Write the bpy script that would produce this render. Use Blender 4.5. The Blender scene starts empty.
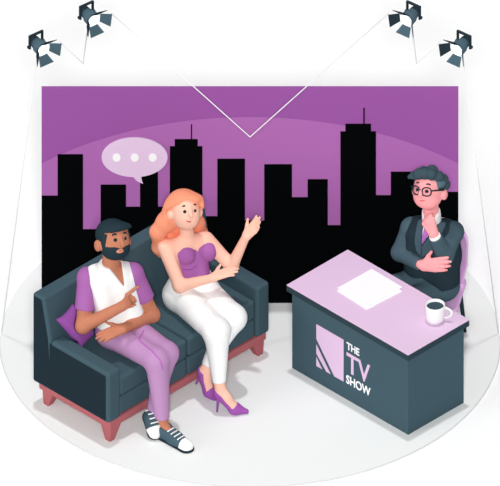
import bpy, bmesh, math
import numpy as np
from mathutils import Vector, Matrix
from mathutils.bvhtree import BVHTree

sc = bpy.context.scene
COL = sc.collection
V = lambda *a: np.array(a, dtype=float)
def nrm(v):
    v = np.array(v, dtype=float); return v / np.linalg.norm(v)

# ------------------------------------------------------------------ camera frame (isometric)
S = 128.0
CR = nrm((1, 1, 0)); CU = nrm((-1, 1, 2)); CD = nrm((1, -1, 1))
def at(px, py, z=None, x=None, y=None):
    """point of the place that projects to px,py, fixed by one world coordinate"""
    s = (px - 250) / 90.51
    if z is not None:
        q = (360 - py - 104.51 * z) / 52.26
        return V((s - q) / 2, (s + q) / 2, z)
    if x is not None: y = s - x
    else: x = s - y
    return V(x, y, (360 - py - 52.26 * (y - x)) / 104.51)

# ------------------------------------------------------------------ materials
def lin(h):
    h = h.lstrip('#'); o = []
    for i in (0, 2, 4):
        c = int(h[i:i+2], 16) / 255
        o.append(c / 12.92 if c <= .04045 else ((c + .055) / 1.055) ** 2.4)
    return o
MATS = {}
def mat(name, hexc, f=1.0, rough=.9, spec=0.0, emit=0, grain=0.0, gscale=300):
    if name in MATS: return MATS[name]
    m = bpy.data.materials.new(name); m.use_nodes = True
    nt = m.node_tree; b = nt.nodes['Principled BSDF']
    c = [min(.97, v / f) for v in lin(hexc)]
    b.inputs['Base Color'].default_value = (*c, 1)
    b.inputs['Roughness'].default_value = rough
    b.inputs['Specular IOR Level'].default_value = spec
    if emit:
        b.inputs['Emission Color'].default_value = (*lin(hexc), 1)
        b.inputs['Emission Strength'].default_value = emit
    if grain:
        tc = nt.nodes.new('ShaderNodeTexCoord'); no = nt.nodes.new('ShaderNodeTexNoise')
        no.inputs['Scale'].default_value = gscale
        bp = nt.nodes.new('ShaderNodeBump'); bp.inputs['Strength'].default_value = grain
        bp.inputs['Distance'].default_value = .002
        nt.links.new(tc.outputs['Object'], no.inputs['Vector'])
        nt.links.new(no.outputs['Fac'], bp.inputs['Height'])
        nt.links.new(bp.outputs['Normal'], b.inputs['Normal'])
    m.diffuse_color = (*c, 1)
    MATS[name] = m
    return m

M_FLOOR = mat('white_floor', '#FFFFFF', .98)
M_LIGHT_POOL = mat('pale_light_pool', '#F5F7F6', 1.07)
M_POOL_RIM = mat('pool_rim_grey', '#DEDFE0', 1.0)
M_LINE = mat('pale_grey_line', '#E2E3E5', .90)
M_PURPLE = mat('backdrop_purple', '#9D59A4', 1.05)
M_PURPLE2 = mat('backdrop_light_purple', '#AE6BB0', 1.02)
M_BLACK = mat('silhouette_black', '#060809', 1.0)
M_BUBBLE = mat('bubble_lilac', '#E1C6E2', .96)
M_DOT = mat('bubble_dot_white', '#FFFFFF', .9)
M_SOFA = mat('sofa_slate', '#435861', .98, grain=.15)
M_SOFA_SHADE_DECK = mat('sofa_shade_and_deck', '#25323A', 1.1, grain=.15)  # slate darkened for the sofa's shaded end faces; also colours the deck
M_WOOD = mat('rosewood_red', '#AE6468', .98)
M_PILLOW = mat('pillow_purple', '#91509D', 1.05)
M_DESK = mat('desk_slate', '#455B65', 1.0)
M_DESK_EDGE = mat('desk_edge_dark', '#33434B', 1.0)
M_DESK_TOP = mat('desk_top_lilac', '#E1C5E1', 1.03)
M_LOGO = mat('logo_lilac', '#E1C2E1', 1.0)
M_WHITE = mat('lettering_white', '#FFFFFF', .95)
M_PAPER = mat('paper_white', '#FFFFFF', 1.06)
M_MUG = mat('mug_white', '#F6F6F6', 1.02)
M_COFFEE = mat('coffee_dark', '#37474F', .8)
M_LAMP = mat('lamp_slate', '#465B66', .80)
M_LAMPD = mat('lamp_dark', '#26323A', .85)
M_LENS = mat('lamp_lens_lit', '#FFFFFF', 1, emit=1.2)
M_SKIN_M = mat('skin_brown', '#CB8468', 1.14)
M_SKIN_W = mat('skin_peach', '#FCC0AA', .95)
M_SKIN_H = mat('skin_pink', '#FAA7A9', 1.02)
M_HAIR_D = mat('hair_dark_slate', '#25333A', .85)
M_HAIR_W = mat('hair_copper', '#F59B7A', 1.02)
M_HAIR_H = mat('hair_slate', '#394A52', .85)
M_HAIR_G = mat('hair_grey_temple', '#50656F', .85)
M_EYE = mat('eye_dark', '#1F2E38', .85)
M_LIPM = mat('lip_brown', '#A9564F', .85)
M_LIPW = mat('lip_rose', '#C9605F', .85)
M_CHINM = mat('lip_skin', '#DD9780', .85)
M_SHIRT = mat('shirt_white', '#FAFBFA', 1.03)
M_SLEEVE = mat('sleeve_purple', '#AF6CB1', 1.15)
M_PANTS_M = mat('trousers_lilac', '#CA9ACA', 1.22)
M_CREASE = mat('crease_purple', '#A865AB', .85)
M_CREASEW = mat('crease_grey', '#DADCDC', .85)
M_SHOE = mat('sneaker_slate', '#455A64', .9)
M_SOLE = mat('sneaker_sole_dark', '#1F2C34', .85)
M_TOE = mat('sneaker_toe_white', '#FFFFFF', .92)
M_BODICE = mat('bodice_purple', '#AE6AB1', 1.04)
M_PANTS_W = mat('trousers_white', '#F9FBFA', 1.03)
M_PUMP = mat('pump_purple', '#9F58AA', 1.0)
M_JACKET = mat('jacket_slate', '#475C66', 1.0)
M_JACKET_SHADE_SHOE = mat('jacket_shade_and_shoe', '#26333A', .85)  # jacket slate with shade in the colour; shoes use it too
M_TIE = mat('tie_purple', '#A866B2', .80)
M_CHAIR = mat('chair_lilac', '#D3A6D4', .82)
M_CHAIR2 = mat('chair_rim_mauve', '#BD87C0', .82)

# ------------------------------------------------------------------ object helpers
ORI = {}
def tag(o, label=None, cat=None, group=None, kind=None):
    if label: o['label'] = label
    if cat: o['category'] = cat
    if group: o['group'] = group
    if kind: o['kind'] = kind
    return o
def thing(name, loc, label, cat, group=None):
    o = bpy.data.objects.new(name, None); COL.objects.link(o)
    o.empty_display_size = .1
    o.location = loc; ORI[o.name] = V(*loc)
    return tag(o, label, cat, group)
def obj(name, verts, faces, m, parent=None, smooth=False, bevel=0, seg=3, origin=None, angle=35):
    """links one mesh object; verts in world coordinates, made local to the parent's origin"""
    o0 = ORI[parent.name] if parent is not None else (V(*origin) if origin is not None else V(0, 0, 0))
    verts = np.asarray(verts, dtype=float) - o0
    me = bpy.data.meshes.new(name)
    me.from_pydata([tuple(v) for v in verts], [], [tuple(int(i) for i in f) for f in faces])
    me.validate(); me.update()
    if smooth: me.polygons.foreach_set('use_smooth', [True] * len(me.polygons))
    me.materials.append(m)
    o = bpy.data.objects.new(name, me); COL.objects.link(o)
    if parent is not None:
        o.parent = parent
    else:
        o.location = o0
    ORI[o.name] = o0
    if bevel:
        b = o.modifiers.new('bevel', 'BEVEL'); b.width = bevel; b.segments = seg
        b.limit_method = 'ANGLE'; b.angle_limit = math.radians(angle)
        me.polygons.foreach_set('use_smooth', [True] * len(me.polygons))
        w = o.modifiers.new('wn', 'WEIGHTED_NORMAL'); w.keep_sharp = False
    return o
def boxv(x0, x1, y0, y1, z0, z1):
    v = [(x, y, z) for z in (z0, z1) for x, y in ((x0, y0), (x1, y0), (x1, y1), (x0, y1))]
    f = [(3, 2, 1, 0), (4, 5, 6, 7), (0, 1, 5, 4), (1, 2, 6, 5), (2, 3, 7, 6), (3, 0, 4, 7)]
    return v, f
def box(name, x0, x1, y0, y1, z0, z1, m, parent=None, bevel=0, seg=3):
    v, f = boxv(x0, x1, y0, y1, z0, z1)
    return obj(name, v, f, m, parent, bevel=bevel, seg=seg)
def prism(name, poly, o, ax, ay, n, t, m, parent=None, bevel=0, seg=2, smooth=False):
    """2-D outline poly in the plane (o, ax, ay), thickness t along n"""
    o, ax, ay, n = map(np.asarray, (o, ax, ay, n))
    k = len(poly)
    lo = [o + ax * a + ay * b for a, b in poly]; hi = [p + n * t for p in lo]
    f = [tuple(range(k))[::-1], tuple(range(k, 2 * k))] + [(i, (i + 1) % k, k + (i + 1) % k, k + i) for i in range(k)]
    if np.dot(np.cross(ax, ay), n) * sum(poly[i][0] * poly[(i + 1) % k][1] - poly[(i + 1) % k][0] * poly[i][1] for i in range(k)) < 0:
        f = [q[::-1] for q in f]
    return obj(name, lo + hi, f, m, parent, bevel=bevel, seg=seg, smooth=smooth)
def tubev(pts, r, n=8, closed=False):
    pts = [np.asarray(p, dtype=float) for p in pts]; k = len(pts)
    rs = r if hasattr(r, '__len__') else [r] * k
    vs, fs = [], []
    ref = None
    for i, p in enumerate(pts):
        a = pts[(i - 1) % k] if (closed or i > 0) else p
        b = pts[(i + 1) % k] if (closed or i < k - 1) else p
        t = nrm(b - a)
        if ref is None:
            ref = np.cross(t, (0, 0, 1)); ref = ref if np.linalg.norm(ref) > .1 else np.cross(t, (1, 0, 0))
        ref = nrm(ref - t * np.dot(ref, t)); bi = np.cross(t, ref)
        for j in range(n):
            a_ = 2 * math.pi * j / n
            vs.append(p + rs[i] * (ref * math.cos(a_) + bi * math.sin(a_)))
    for i in range(k if closed else k - 1):
        for j in range(n):
            i2 = (i + 1) % k
            fs.append((i * n + j, i * n + (j + 1) % n, i2 * n + (j + 1) % n, i2 * n + j))
    if not closed:
        fs.append(tuple(range(n))[::-1]); fs.append(tuple(range((k - 1) * n, k * n)))
    return vs, fs
def tube(name, pts, r, m, parent=None, n=8, closed=False):
    v, f = tubev(pts, r, n, closed)
    return obj(name, v, f, m, parent, smooth=True)
def lathev(prof, n=40, c=(0, 0, 0), ax=(0, 0, 1)):
    ax = nrm(ax); e = np.cross(ax, (0, 1, 0)) if abs(ax[1]) < .9 else np.cross(ax, (1, 0, 0)); e = nrm(e); g = np.cross(ax, e)
    c = np.asarray(c, dtype=float); vs, fs = [], []
    for r, z in prof:
        for j in range(n):
            a = 2 * math.pi * j / n
            vs.append(c + ax * z + r * (e * math.cos(a) + g * math.sin(a)))
    k = len(prof)
    for i in range(k - 1):
        for j in range(n):
            fs.append((i * n + j, i * n + (j + 1) % n, (i + 1) * n + (j + 1) % n, (i + 1) * n + j))
    fs.append(tuple(range(n))[::-1]); fs.append(tuple(range((k - 1) * n, k * n)))
    return vs, fs
def copy_tree(o, parent=None):
    c = o.copy(); COL.objects.link(c)
    if parent is not None: c.parent = parent
    for ch in list(o.children): copy_tree(ch, c)
    return c

# ------------------------------------------------------------------ soft-form modelling (distance field -> quads)
def dot3(X, Y, Z, p, n): return (X - p[0]) * n[0] + (Y - p[1]) * n[1] + (Z - p[2]) * n[2]
def poly_sd(A, B, poly):
    """signed distance to a 2-D polygon (negative inside)"""
    d = np.full(np.broadcast(A, B).shape, 1e9, dtype=np.float32); s = np.ones(d.shape, dtype=np.float32)
    k = len(poly)
    for i in range(k):
        x1, y1 = poly[i]; x0, y0 = poly[i - 1]
        ex, ey = x0 - x1, y0 - y1; wx, wy = A - x1, B - y1
        t = np.clip((wx * ex + wy * ey) / (ex * ex + ey * ey + 1e-12), 0, 1)
        d = np.minimum(d, (wx - ex * t) ** 2 + (wy - ey * t) ** 2)
        c1 = B >= y1; c2 = B < y0; c3 = ex * wy > ey * wx
        flip = (c1 & c2 & c3) | (~c1 & ~c2 & ~c3)
        s = np.where(flip, -s, s)
    return s * np.sqrt(d)
class Frame:
    """local axes: a to the person's left, f forward, u up"""
    def __init__(s, c, f, u=(0, 0, 1)):
        s.c = np.asarray(c, dtype=float); s.f = nrm(f); u = np.asarray(u, dtype=float)
        s.u = nrm(u - s.f * np.dot(u, s.f)); s.a = np.cross(s.u, s.f)
    def p(s, a, f, u): return s.c + s.a * a + s.f * f + s.u * u
    def loc(s, px, py, d):
        """(a, u) of the point at forward depth d that projects to px,py"""
        t = CR * ((px - 250) / S) + CU * (-(py - 243) / S + 117 / S)
        b = s.c + s.f * d
        m = np.array([[np.dot(s.a, CR), np.dot(s.u, CR)], [np.dot(s.a, CU), np.dot(s.u, CU)]])
        r = np.array([np.dot(t, CR) - np.dot(b, CR), np.dot(t, CU) - np.dot(b, CU)])
        return tuple(np.linalg.solve(m, r))
class SDF:
    def __init__(s, lo, hi, h):
        s.lo = np.array(lo, dtype=float); s.h = h
        s.n = np.ceil((np.array(hi) - s.lo) / h).astype(int) + 1
        s.f = np.full(tuple(s.n), 10.0, dtype=np.float32)
    def win(s, lo, hi):
        a = np.clip(np.floor((lo - s.lo) / s.h).astype(int), 0, s.n); b = np.clip(np.ceil((hi - s.lo) / s.h).astype(int) + 1, 0, s.n)
        sl = tuple(slice(i, j) for i, j in zip(a, b))
        g = [(s.lo[i] + s.h * np.arange(a[i], b[i])).astype(np.float32) for i in range(3)]
        return sl, g[0][:, None, None], g[1][None, :, None], g[2][None, None, :]
    def put(s, d, sl, k, op):
        o = s.f[sl]
        if op == 'sub':
            d = -d; h = np.maximum(k - np.abs(o - d), 0) / k if k else 0
            s.f[sl] = np.maximum(o, d) + h * h * k * .25
        else:
            h = np.maximum(k - np.abs(o - d), 0) / k if k else 0
            s.f[sl] = np.minimum(o, d) - h * h * k * .25
    def cap(s, p, q, r0, r1=None, k=.03, op='add', clip=()):
        p, q = np.asarray(p, dtype=float), np.asarray(q, dtype=float); r1 = r0 if r1 is None else r1
        m = max(r0, r1) + k + 3 * s.h
        sl, X, Y, Z = s.win(np.minimum(p, q) - m, np.maximum(p, q) + m)
        e = q - p; t = np.clip(dot3(X, Y, Z, p, e) / max(1e-9, np.dot(e, e)), 0, 1)
        d = np.sqrt((X - p[0] - e[0] * t) ** 2 + (Y - p[1] - e[1] * t) ** 2 + (Z - p[2] - e[2] * t) ** 2) - (r0 + (r1 - r0) * t)
        for pp, nn in clip: d = np.maximum(d, dot3(X, Y, Z, pp, nrm(nn)))
        s.put(d, sl, k, op); return s
    def limb(s, pts, rs, k=.03, op='add'):
        for i in range(len(pts) - 1): s.cap(pts[i], pts[i + 1], rs[i], rs[i + 1], k if i else k, op)
        return s
    def ell(s, fr, a, f, u, ra, rf, ru, k=.03, op='add', clip=()):
        c = fr.p(a, f, u); R = max(ra, rf, ru) + k + 3 * s.h
        sl, X, Y, Z = s.win(c - R, c + R)
        A = dot3(X, Y, Z, c, fr.a) / ra; F = dot3(X, Y, Z, c, fr.f) / rf; U = dot3(X, Y, Z, c, fr.u) / ru
        k0 = np.sqrt(A * A + F * F + U * U); k1 = np.sqrt((A / ra) ** 2 + (F / rf) ** 2 + (U / ru) ** 2)
        d = k0 * (k0 - 1) / np.maximum(k1, 1e-6)
        for pp, nn in clip: d = np.maximum(d, dot3(X, Y, Z, pp, nrm(nn)))
        s.put(d, sl, k, op); return s
    def keep(s, fn, fr=None):
        """intersect with a region given as a signed distance of local (a, f, u)"""
        sl, X, Y, Z = s.win(s.lo - 1, s.lo + s.n * s.h + 1)
        if fr is None: d = fn(X, Y, Z)
        else: d = fn(dot3(X, Y, Z, fr.c, fr.a), dot3(X, Y, Z, fr.c, fr.f), dot3(X, Y, Z, fr.c, fr.u))
        s.f = np.maximum(s.f, d.astype(np.float32) if hasattr(d, 'astype') else d); return s
    def mesh(s):
        f = s.f; h = s.h
        f = np.pad(f, 1, constant_values=10.0); ins = f < 0
        c = [ins[i:ins.shape[0] - 1 + i, j:ins.shape[1] - 1 + j, k:ins.shape[2] - 1 + k] for i in (0, 1) for j in (0, 1) for k in (0, 1)]
        cnt = sum(x.astype(np.uint8) for x in c)
        act = (cnt > 0) & (cnt < 8)
        I, J, K = np.nonzero(act)
        idx = np.full(act.shape, -1, dtype=np.int64); idx[I, J, K] = np.arange(len(I))
        acc = np.zeros((len(I), 3)); num = np.zeros(len(I))
        off = [(i, j, k) for i in (0, 1) for j in (0, 1) for k in (0, 1)]
        val = [f[I + o[0], J + o[1], K + o[2]] for o in off]
        for x in range(8):
            for y in range(x + 1, 8):
                if sum(abs(off[x][q] - off[y][q]) for q in range(3)) != 1: continue
                m = (val[x] < 0) != (val[y] < 0)
                t = np.where(m, val[x] / np.where(m, val[x] - val[y], 1), 0)
                p = np.array(off[x])[None] + t[:, None] * (np.array(off[y]) - np.array(off[x]))[None]
                acc += p * m[:, None]; num += m
        P = acc / num[:, None] + np.stack([I, J, K], 1) - 1
        P = s.lo + P * h
        quads = []
        for ax in range(3):
            b, cx = (ax + 1) % 3, (ax + 2) % 3
            sl0 = [slice(1, -1)] * 3; sl0[ax] = slice(0, -1); sl1 = [slice(1, -1)] * 3; sl1[ax] = slice(1, None)
            a0, a1 = ins[tuple(sl0)], ins[tuple(sl1)]
            for flip, mk in ((False, a0 & ~a1), (True, ~a0 & a1)):
                E = np.stack(np.nonzero(mk), 1)
                if not len(E): continue
                E[:, b] += 1; E[:, cx] += 1
                def cell(db, dc):
                    q = E.copy(); q[:, b] += db; q[:, cx] += dc
                    return idx[q[:, 0], q[:, 1], q[:, 2]]
                q = np.stack([cell(-1, -1), cell(0, -1), cell(0, 0), cell(-1, 0)], 1)
                quads.append(q[:, ::-1] if flip else q)
        Q = np.concatenate(quads)
        # one light smoothing pass
        for it in range(2):
            nb = np.zeros_like(P); cn = np.zeros(len(P))
            for i in range(4):
                a, b_ = Q[:, i], Q[:, (i + 1) % 4]
                np.add.at(nb, a, P[b_]); np.add.at(cn, a, 1)
            P = P * .5 + .5 * nb / np.maximum(cn, 1)[:, None]
        return P, Q
    def build(s, name, m, parent):
        P, Q = s.mesh()
        return obj(name, P, Q, m, parent, smooth=True)
def bvh_of(o):
    o0 = ORI[o.name]
    return BVHTree.FromPolygons([tuple(np.array(v.co) + o0) for v in o.data.vertices], [tuple(p.vertices) for p in o.data.polygons])
def cast(bvh, p, d):
    l, n, i, t = bvh.ray_cast(Vector(p), Vector(d))
    return (np.array(l), np.array(n)) if l is not None else (None, None)

def hand(s, w, d, n, L, curls, side, spread=.06, thumb=(.75, .65, -.15), tcurl=10, r=.066):
    """palm and five fingers: w wrist, d pointing direction, n back of the hand, side +1/-1 where the thumb is"""
    w = np.asarray(w, dtype=float); d = nrm(d); n = np.asarray(n, dtype=float); n = nrm(n - d * np.dot(n, d)); t = np.cross(d, n) * side
    offs = (.165, .058, -.052, -.155); lens = (.43, .48, .44, .35); kn = (.50, .52, .50, .46)
    for i in range(4):
        k = w + d * (kn[i] * L) + t * (offs[i] * L)
        s.cap(w + t * (offs[i] * L * .55) + d * .04 * L, k, .085 * L, .068 * L, .02)
        fd = nrm(d + t * (spread * (1.5 - i)))
        c = curls[i]; ang = 0; p = k; rr = r * L * (1.0 if i < 3 else .9)
        if isinstance(c, list):
            for j, q in enumerate(c): s.cap(p, q, rr * (1.2 - .12 * j), rr * (1.1 - .14 * j), .01); p = q
            continue
        for j, pr in enumerate((.44, .31, .25)):
            ang += math.radians(c * (.8 if j == 0 else 1.0))
            q = p + (fd * math.cos(ang) - n * math.sin(ang)) * (lens[i] * L * pr)
            s.cap(p, q, rr * (1 - .1 * j), rr * (.9 - .12 * j), .005)
            p = q
    b = w + d * (.12 * L) + t * (.10 * L)
    td = nrm(t * thumb[0] + d * thumb[1] + n * thumb[2])
    q = b + td * .26 * L; s.cap(b, q, .085 * L, .066 * L, .02)
    td2 = nrm(td * math.cos(math.radians(tcurl)) + d * math.sin(math.radians(tcurl)))
    s.cap(q, q + td2 * .2 * L, .062 * L, .046 * L, .006)

def head_form(s, h, w=1.0, jaw=1.0, nose=1.0, nu=.02):
    s.ell(h, 0, -.012, .02, .118 * w, .130, .122, .03)
    s.ell(h, 0, .022, -.062, .100 * w * jaw, .100, .094, .05)
    s.cap(h.p(0, .115, .02 + nu), h.p(0, .138 + .012 * nose, -.036 + nu), .011, .017, .02)
def ear_form(s, h, w=1.0, r=.04, u=-.03):
    for sd in (-1, 1):
        s.ell(h, sd * .128 * w, -.02, u, .022, r * .9, r, .012)

def on_face(bvh, h, a, u): return cast(bvh, h.p(a, .5, u), -h.f)
def face_disc(name, bvh, h, a, u, r, m, parent, t=.004, ru=None):
    p, n = on_face(bvh, h, a, u)
    n = nrm(n); e = nrm(np.cross(h.u, n)); g = np.cross(n, e); ru = ru or r
    vs, fs = [], []
    rings = [(0, .9), (.5, .8), (.85, .45), (1, 0), (1, -.8)]
    N = 20
    for q, z in rings:
        for j in range(N):
            al = 2 * math.pi * j / N
            vs.append(p + e * math.cos(al) * r * max(q, .02) + g * math.sin(al) * ru * max(q, .02) + n * t * z)
    for i in range(len(rings) - 1):
        for j in range(N): fs.append((i * N + j, (i + 1) * N + j, (i + 1) * N + (j + 1) % N, i * N + (j + 1) % N))
    fs.append(tuple(range(N)))
    return obj(name, vs, fs, m, parent, smooth=True)
def face_line(name, bvh, h, pts, r, m, parent, lift=.0):
    q = []
    for a, u in pts:
        p, n = on_face(bvh, h, a, u)
        if p is not None: q.append(p + n * lift)
    rs = [r * (.55 if i in (0, len(q) - 1) else 1) for i in range(len(q))]
    return tube(name, q, rs, m, parent)
def arc(a0, u0, a1, u1, bow, n=7):
    return [(a0 + (a1 - a0) * t, u0 + (u1 - u0) * t + bow * 4 * t * (1 - t)) for t in [i / (n - 1) for i in range(n)]]
def view_line(name, bvh, pix, r, m, parent, back=3.0, lift=.0):
    """a seam laid on a surface through the points seen at the given places"""
    q = []
    for i in range(len(pix) - 1):
        for t in np.linspace(0, 1, 8)[:-1 if i < len(pix) - 2 else None]:
            x = pix[i][0] + (pix[i + 1][0] - pix[i][0]) * t; y = pix[i][1] + (pix[i + 1][1] - pix[i][1]) * t
            p, n = cast(bvh, at(x, y, z=0) + CD * 6, -CD)
            if p is not None: q.append(p + n * lift)
    return tube(name, q, [r * (.5 if i in (0, len(q) - 1) else 1) for i in range(len(q))], m, parent, n=6)

# ================================================================== THE SETTING
v, f = boxv(-7, 14, -7, 14, -.06, -.012)
tag(obj('floor', v, f, M_FLOOR), kind='structure')
SC = V(-.172, .172, 0); SR = 1.953
v, f = lathev([(SR, -.012), (SR, 0)], 160, SC)
tag(obj('floor_light_pool', v, f, M_LIGHT_POOL), kind='structure')  # disc toned as the lamps' pool of light on the floor
ring = [SC + V(math.cos(a) * (SR + .004), math.sin(a) * (SR + .004), -.002) for a in np.linspace(-math.pi * .75 - .04, math.pi * .25 + .04, 120)]
v, f = tubev(ring, .0048, 6)
tag(obj('pool_outline', v, f, M_POOL_RIM, smooth=True), kind='structure')  # line drawn round the painted light pool

# ------------------------------------------------------------------ backdrop with the printed skyline
BQ = 1.096                                    # the panel's plane is y - x = BQ
BN = nrm((1, -1, 0))                          # towards the stage
b0 = at(41.6, 302.7, z=0); b1 = at(458.4, 302.7, z=0)
BH = 2.074
bd = thing('skyline_backdrop', (b0 + b1) / 2, 'wide purple studio backdrop with black city skyline behind sofa and desk', 'backdrop')
def bp(px, py): return ((px - 250) / S, (302.7 - py) / 104.51)
BO = (b0 + b1) / 2 - CR * np.dot((b0 + b1) / 2, CR)
def bprism(name, pix, d0, t, m, parent): return prism(name, [bp(*p) for p in pix], BO + BN * d0, CR, V(0, 0, 1), BN, t, m, parent)
bprism('panel', [(41.6, 302.7), (458.4, 302.7), (458.4, 87.6), (41.6, 87.6)], -.02, .02, M_PURPLE, bd)
gl = [(250 + dx, 117 + 193 * (1 - math.sqrt(1 - (dx / 320) ** 2))) for dx in np.linspace(-208.4, 208.4, 60)]
bprism('sky_glow', [(41.6, 302.7), (458.4, 302.7)] + gl[::-1], 0, .0015, M_PURPLE2, bd)
blocks = [(41.6, 57.6, 195.4), (57.6, 83, 154), (83, 100.6, 229), (100.6, 126, 184.4), (126, 140, 206.5), (140, 158, 169), (158, 169.8, 206.5),
          (169.8, 202.4, 146), (202.4, 217.3, 216), (217.3, 245, 158.5), (245, 264.2, 220.5), (264.2, 292, 164), (292, 307.6, 197),
          (307.6, 327.8, 179), (327.8, 340.4, 225), (340.4, 376, 131.2), (376, 390.8, 195), (390.8, 432, 171.5), (432, 458.4, 191.7)]
for i, (x0, x1, yt) in enumerate(blocks):
    o = [(x0, 302.7), (x1, 302.7), (x1, yt), (x0, yt)]
    if yt == 146: o = [(x0, 302.7), (x1, 302.7), (x1, 146), (197.7, 146), (197.7, 138.9), (174.7, 138.9), (174.7, 146), (x0, 146)]
    if yt == 131.2: o = [(x0, 302.7), (x1, 302.7), (x1, 131.2), (371, 131.2), (371, 123.6), (345.4, 123.6), (345.4, 131.2), (x0, 131.2)]
    b = bprism('building_silhouette', o, .0015, .003, M_BLACK, bd)
    if yt == 146: bprism('antenna', [(190.9, 139), (192.1, 139), (192.1, 124), (190.9, 124)], .0015, .003, M_BLACK, b)
    if yt == 131.2: bprism('antenna', [(363.3, 124), (364.7, 124), (364.7, 107.7), (363.3, 107.7)], .0015, .003, M_BLACK, b)

# speech bubble fixed on the backdrop
bc = BO + CR * bp(134.6, 0)[0] + V(0, 0, bp(0, 156)[1])
sb = thing('speech_bubble', bc + BN * .005, 'lilac oval speech bubble with three white dots on the skyline', 'speech bubble')
out = []
for i in range(72):
    a = 2 * math.pi * i / 72
    x, y = 134.6 + 33 * math.cos(a), 156.2 - 19.7 * math.sin(a)
    out.append((x, y))
    if i == 54: pass
lo_ = [k for k, (x, y) in enumerate(out) if 132.5 < x < 141.5 and y > 160]
tail = [(133.4, 175.9), (136, 179), (139, 181), (143, 182.6), (141.8, 179.6), (141.2, 175.6)]
out = out[:lo_[0]] + tail + out[lo_[-1] + 1:]
bprism('bubble_body', out, .005, .012, M_BUBBLE, sb)
for x in (116.7, 134.7, 152.7):
    bprism('dot', [(x + 4 * math.cos(a), 156.2 - 4 * math.sin(a)) for a in np.linspace(0, 2 * math.pi, 28, endpoint=False)], .017, .004, M_DOT, sb)

# ================================================================== SOFA
sofa = thing('sofa', (-.37, -.715, 0), 'dark slate two-seat sofa with red wooden legs under two seated guests', 'sofa')
Y0, Y1 = -1.606, .178
prof = [(-.800, .205), (-.800, 1.05), (-.672, 1.058), (-.60, .70), (-.575, .40), (-.575, .205)]
def xz_prism(name, poly, y0, y1, m, parent, bevel=0, seg=4):
    return prism(name, poly, V(0, y0, 0), V(1, 0, 0), V(0, 0, 1), V(0, 1, 0), y1 - y0, m, parent, bevel=bevel, seg=seg)
bk = xz_prism('backrest', prof, Y0, Y1, M_SOFA, sofa, .024)
xz_prism('shaded_end', [(-.785, .222), (-.785, 1.03), (-.695, 1.03), (-.625, .69), (-.60, .40), (-.60, .225)], Y0 - .006, Y0 + .02, M_SOFA_SHADE_DECK, bk, .012)  # shade of the sofa's end face, put in as a darker panel
arm_p = [(-.60, .205), (-.60, .685), (.043, .685), (.043, .205)]
for ya, yb in ((Y0, Y0 + .14), (Y1 - .14, Y1)):
    a_ = xz_prism('armrest', arm_p, ya, yb, M_SOFA, sofa, .028)
    if ya == Y0:
        xz_prism('shaded_end', [(-.61, .222), (-.61, .655), (.016, .655), (.016, .222)], ya - .006, ya + .02, M_SOFA_SHADE_DECK, a_, .012)  # same painted shade on the arm's outer face
ys = Y0 + .145; ye = Y1 - .145; ym = (ys + ye) / 2
for a, b in ((ys, ym - .006), (ym + .006, ye)):
    box('seat_cushion', -.585, .03, a, b, .392, .570, M_SOFA, sofa, .028, 4)
for a, b in ((ys, ym - .006), (ym + .006, ye)):
    box('seat_base', -.57, .025, a, b, .215, .382, M_SOFA, sofa, .022, 4)
box('deck', -.56, -.005, ys - .004, ye + .004, .22, .50, M_SOFA_SHADE_DECK, sofa)
box('rail', -.755, .03, Y0 + .03, Y1 - .03, .14, .206, M_WOOD, sofa, .006, 2)
for sx, px_ in ((1, .025), (-1, -.735)):
    for sy, py_ in ((-1, Y0 + .045), (1, Y1 - .045)):
        x0, y0 = px_, py_
        v = []
        for z, w_, ex in ((.15, .12, 0), (0, .055, -.012)):
            xa, xb = x0 + sx * ex, x0 + sx * ex - sx * w_; ya, yb = y0 + sy * ex * 0, y0 - sy * w_
            v += [(xa, ya, z), (xb, ya, z), (xb, yb, z), (xa, yb, z)]
        f = [(0, 1, 2, 3), (7, 6, 5, 4), (0, 4, 5, 1), (1, 5, 6, 2), (2, 6, 7, 3), (3, 7, 4, 0)]
        if sx * sy < 0: f = [q[::-1] for q in f]
        o = obj('leg', v, f, M_WOOD, sofa, bevel=.004, seg=2)

# purple pillow in the sofa's corner
pa = V(-.585, -1.56, .875); pb = V(-.43, -1.44, .60); pc = V(-.60, -1.36, .925)
e1, e2 = pb - pa, pc - pa; pn = nrm(np.cross(e1, e2))
if pn[0] < 0: pn = -pn
vs, fs = [], []; N = 22
pcn = pa + e1 * .5 + e2 * .5
for sgn in (1, -1):
    for i in range(N + 1):
        for j in range(N + 1):
            s_, t_ = i / N, j / N; u_, w_ = 2 * s_ - 1, 2 * t_ - 1
            pin = 1 - .10 * (1 - abs(u_) ** 2) * abs(w_) ** 3; pin2 = 1 - .10 * (1 - abs(w_) ** 2) * abs(u_) ** 3
            th = .050 * ((1 - u_ ** 4) * (1 - w_ ** 4)) ** .6
            vs.append(pcn + e1 * .5 * u_ * pin2 + e2 * .5 * w_ * pin + pn * sgn * th)
for k in range(2):
    for i in range(N):
        for j in range(N):
            b = k * (N + 1) ** 2; q = (b + i * (N + 1) + j, b + (i + 1) * (N + 1) + j, b + (i + 1) * (N + 1) + j + 1, b + i * (N + 1) + j + 1)
            fs.append(q if (k == 0) else q[::-1])
pl = obj('pillow', np.array(vs), fs, M_PILLOW, None, smooth=True, origin=pcn)
bm = bmesh.new(); bm.from_mesh(pl.data); bmesh.ops.remove_doubles(bm, verts=bm.verts, dist=.0008); bmesh.ops.recalc_face_normals(bm, faces=bm.faces); bm.to_mesh(pl.data); bm.free()
tag(pl, 'purple square pillow in the sofa corner behind the bearded guest', 'pillow')

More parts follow.
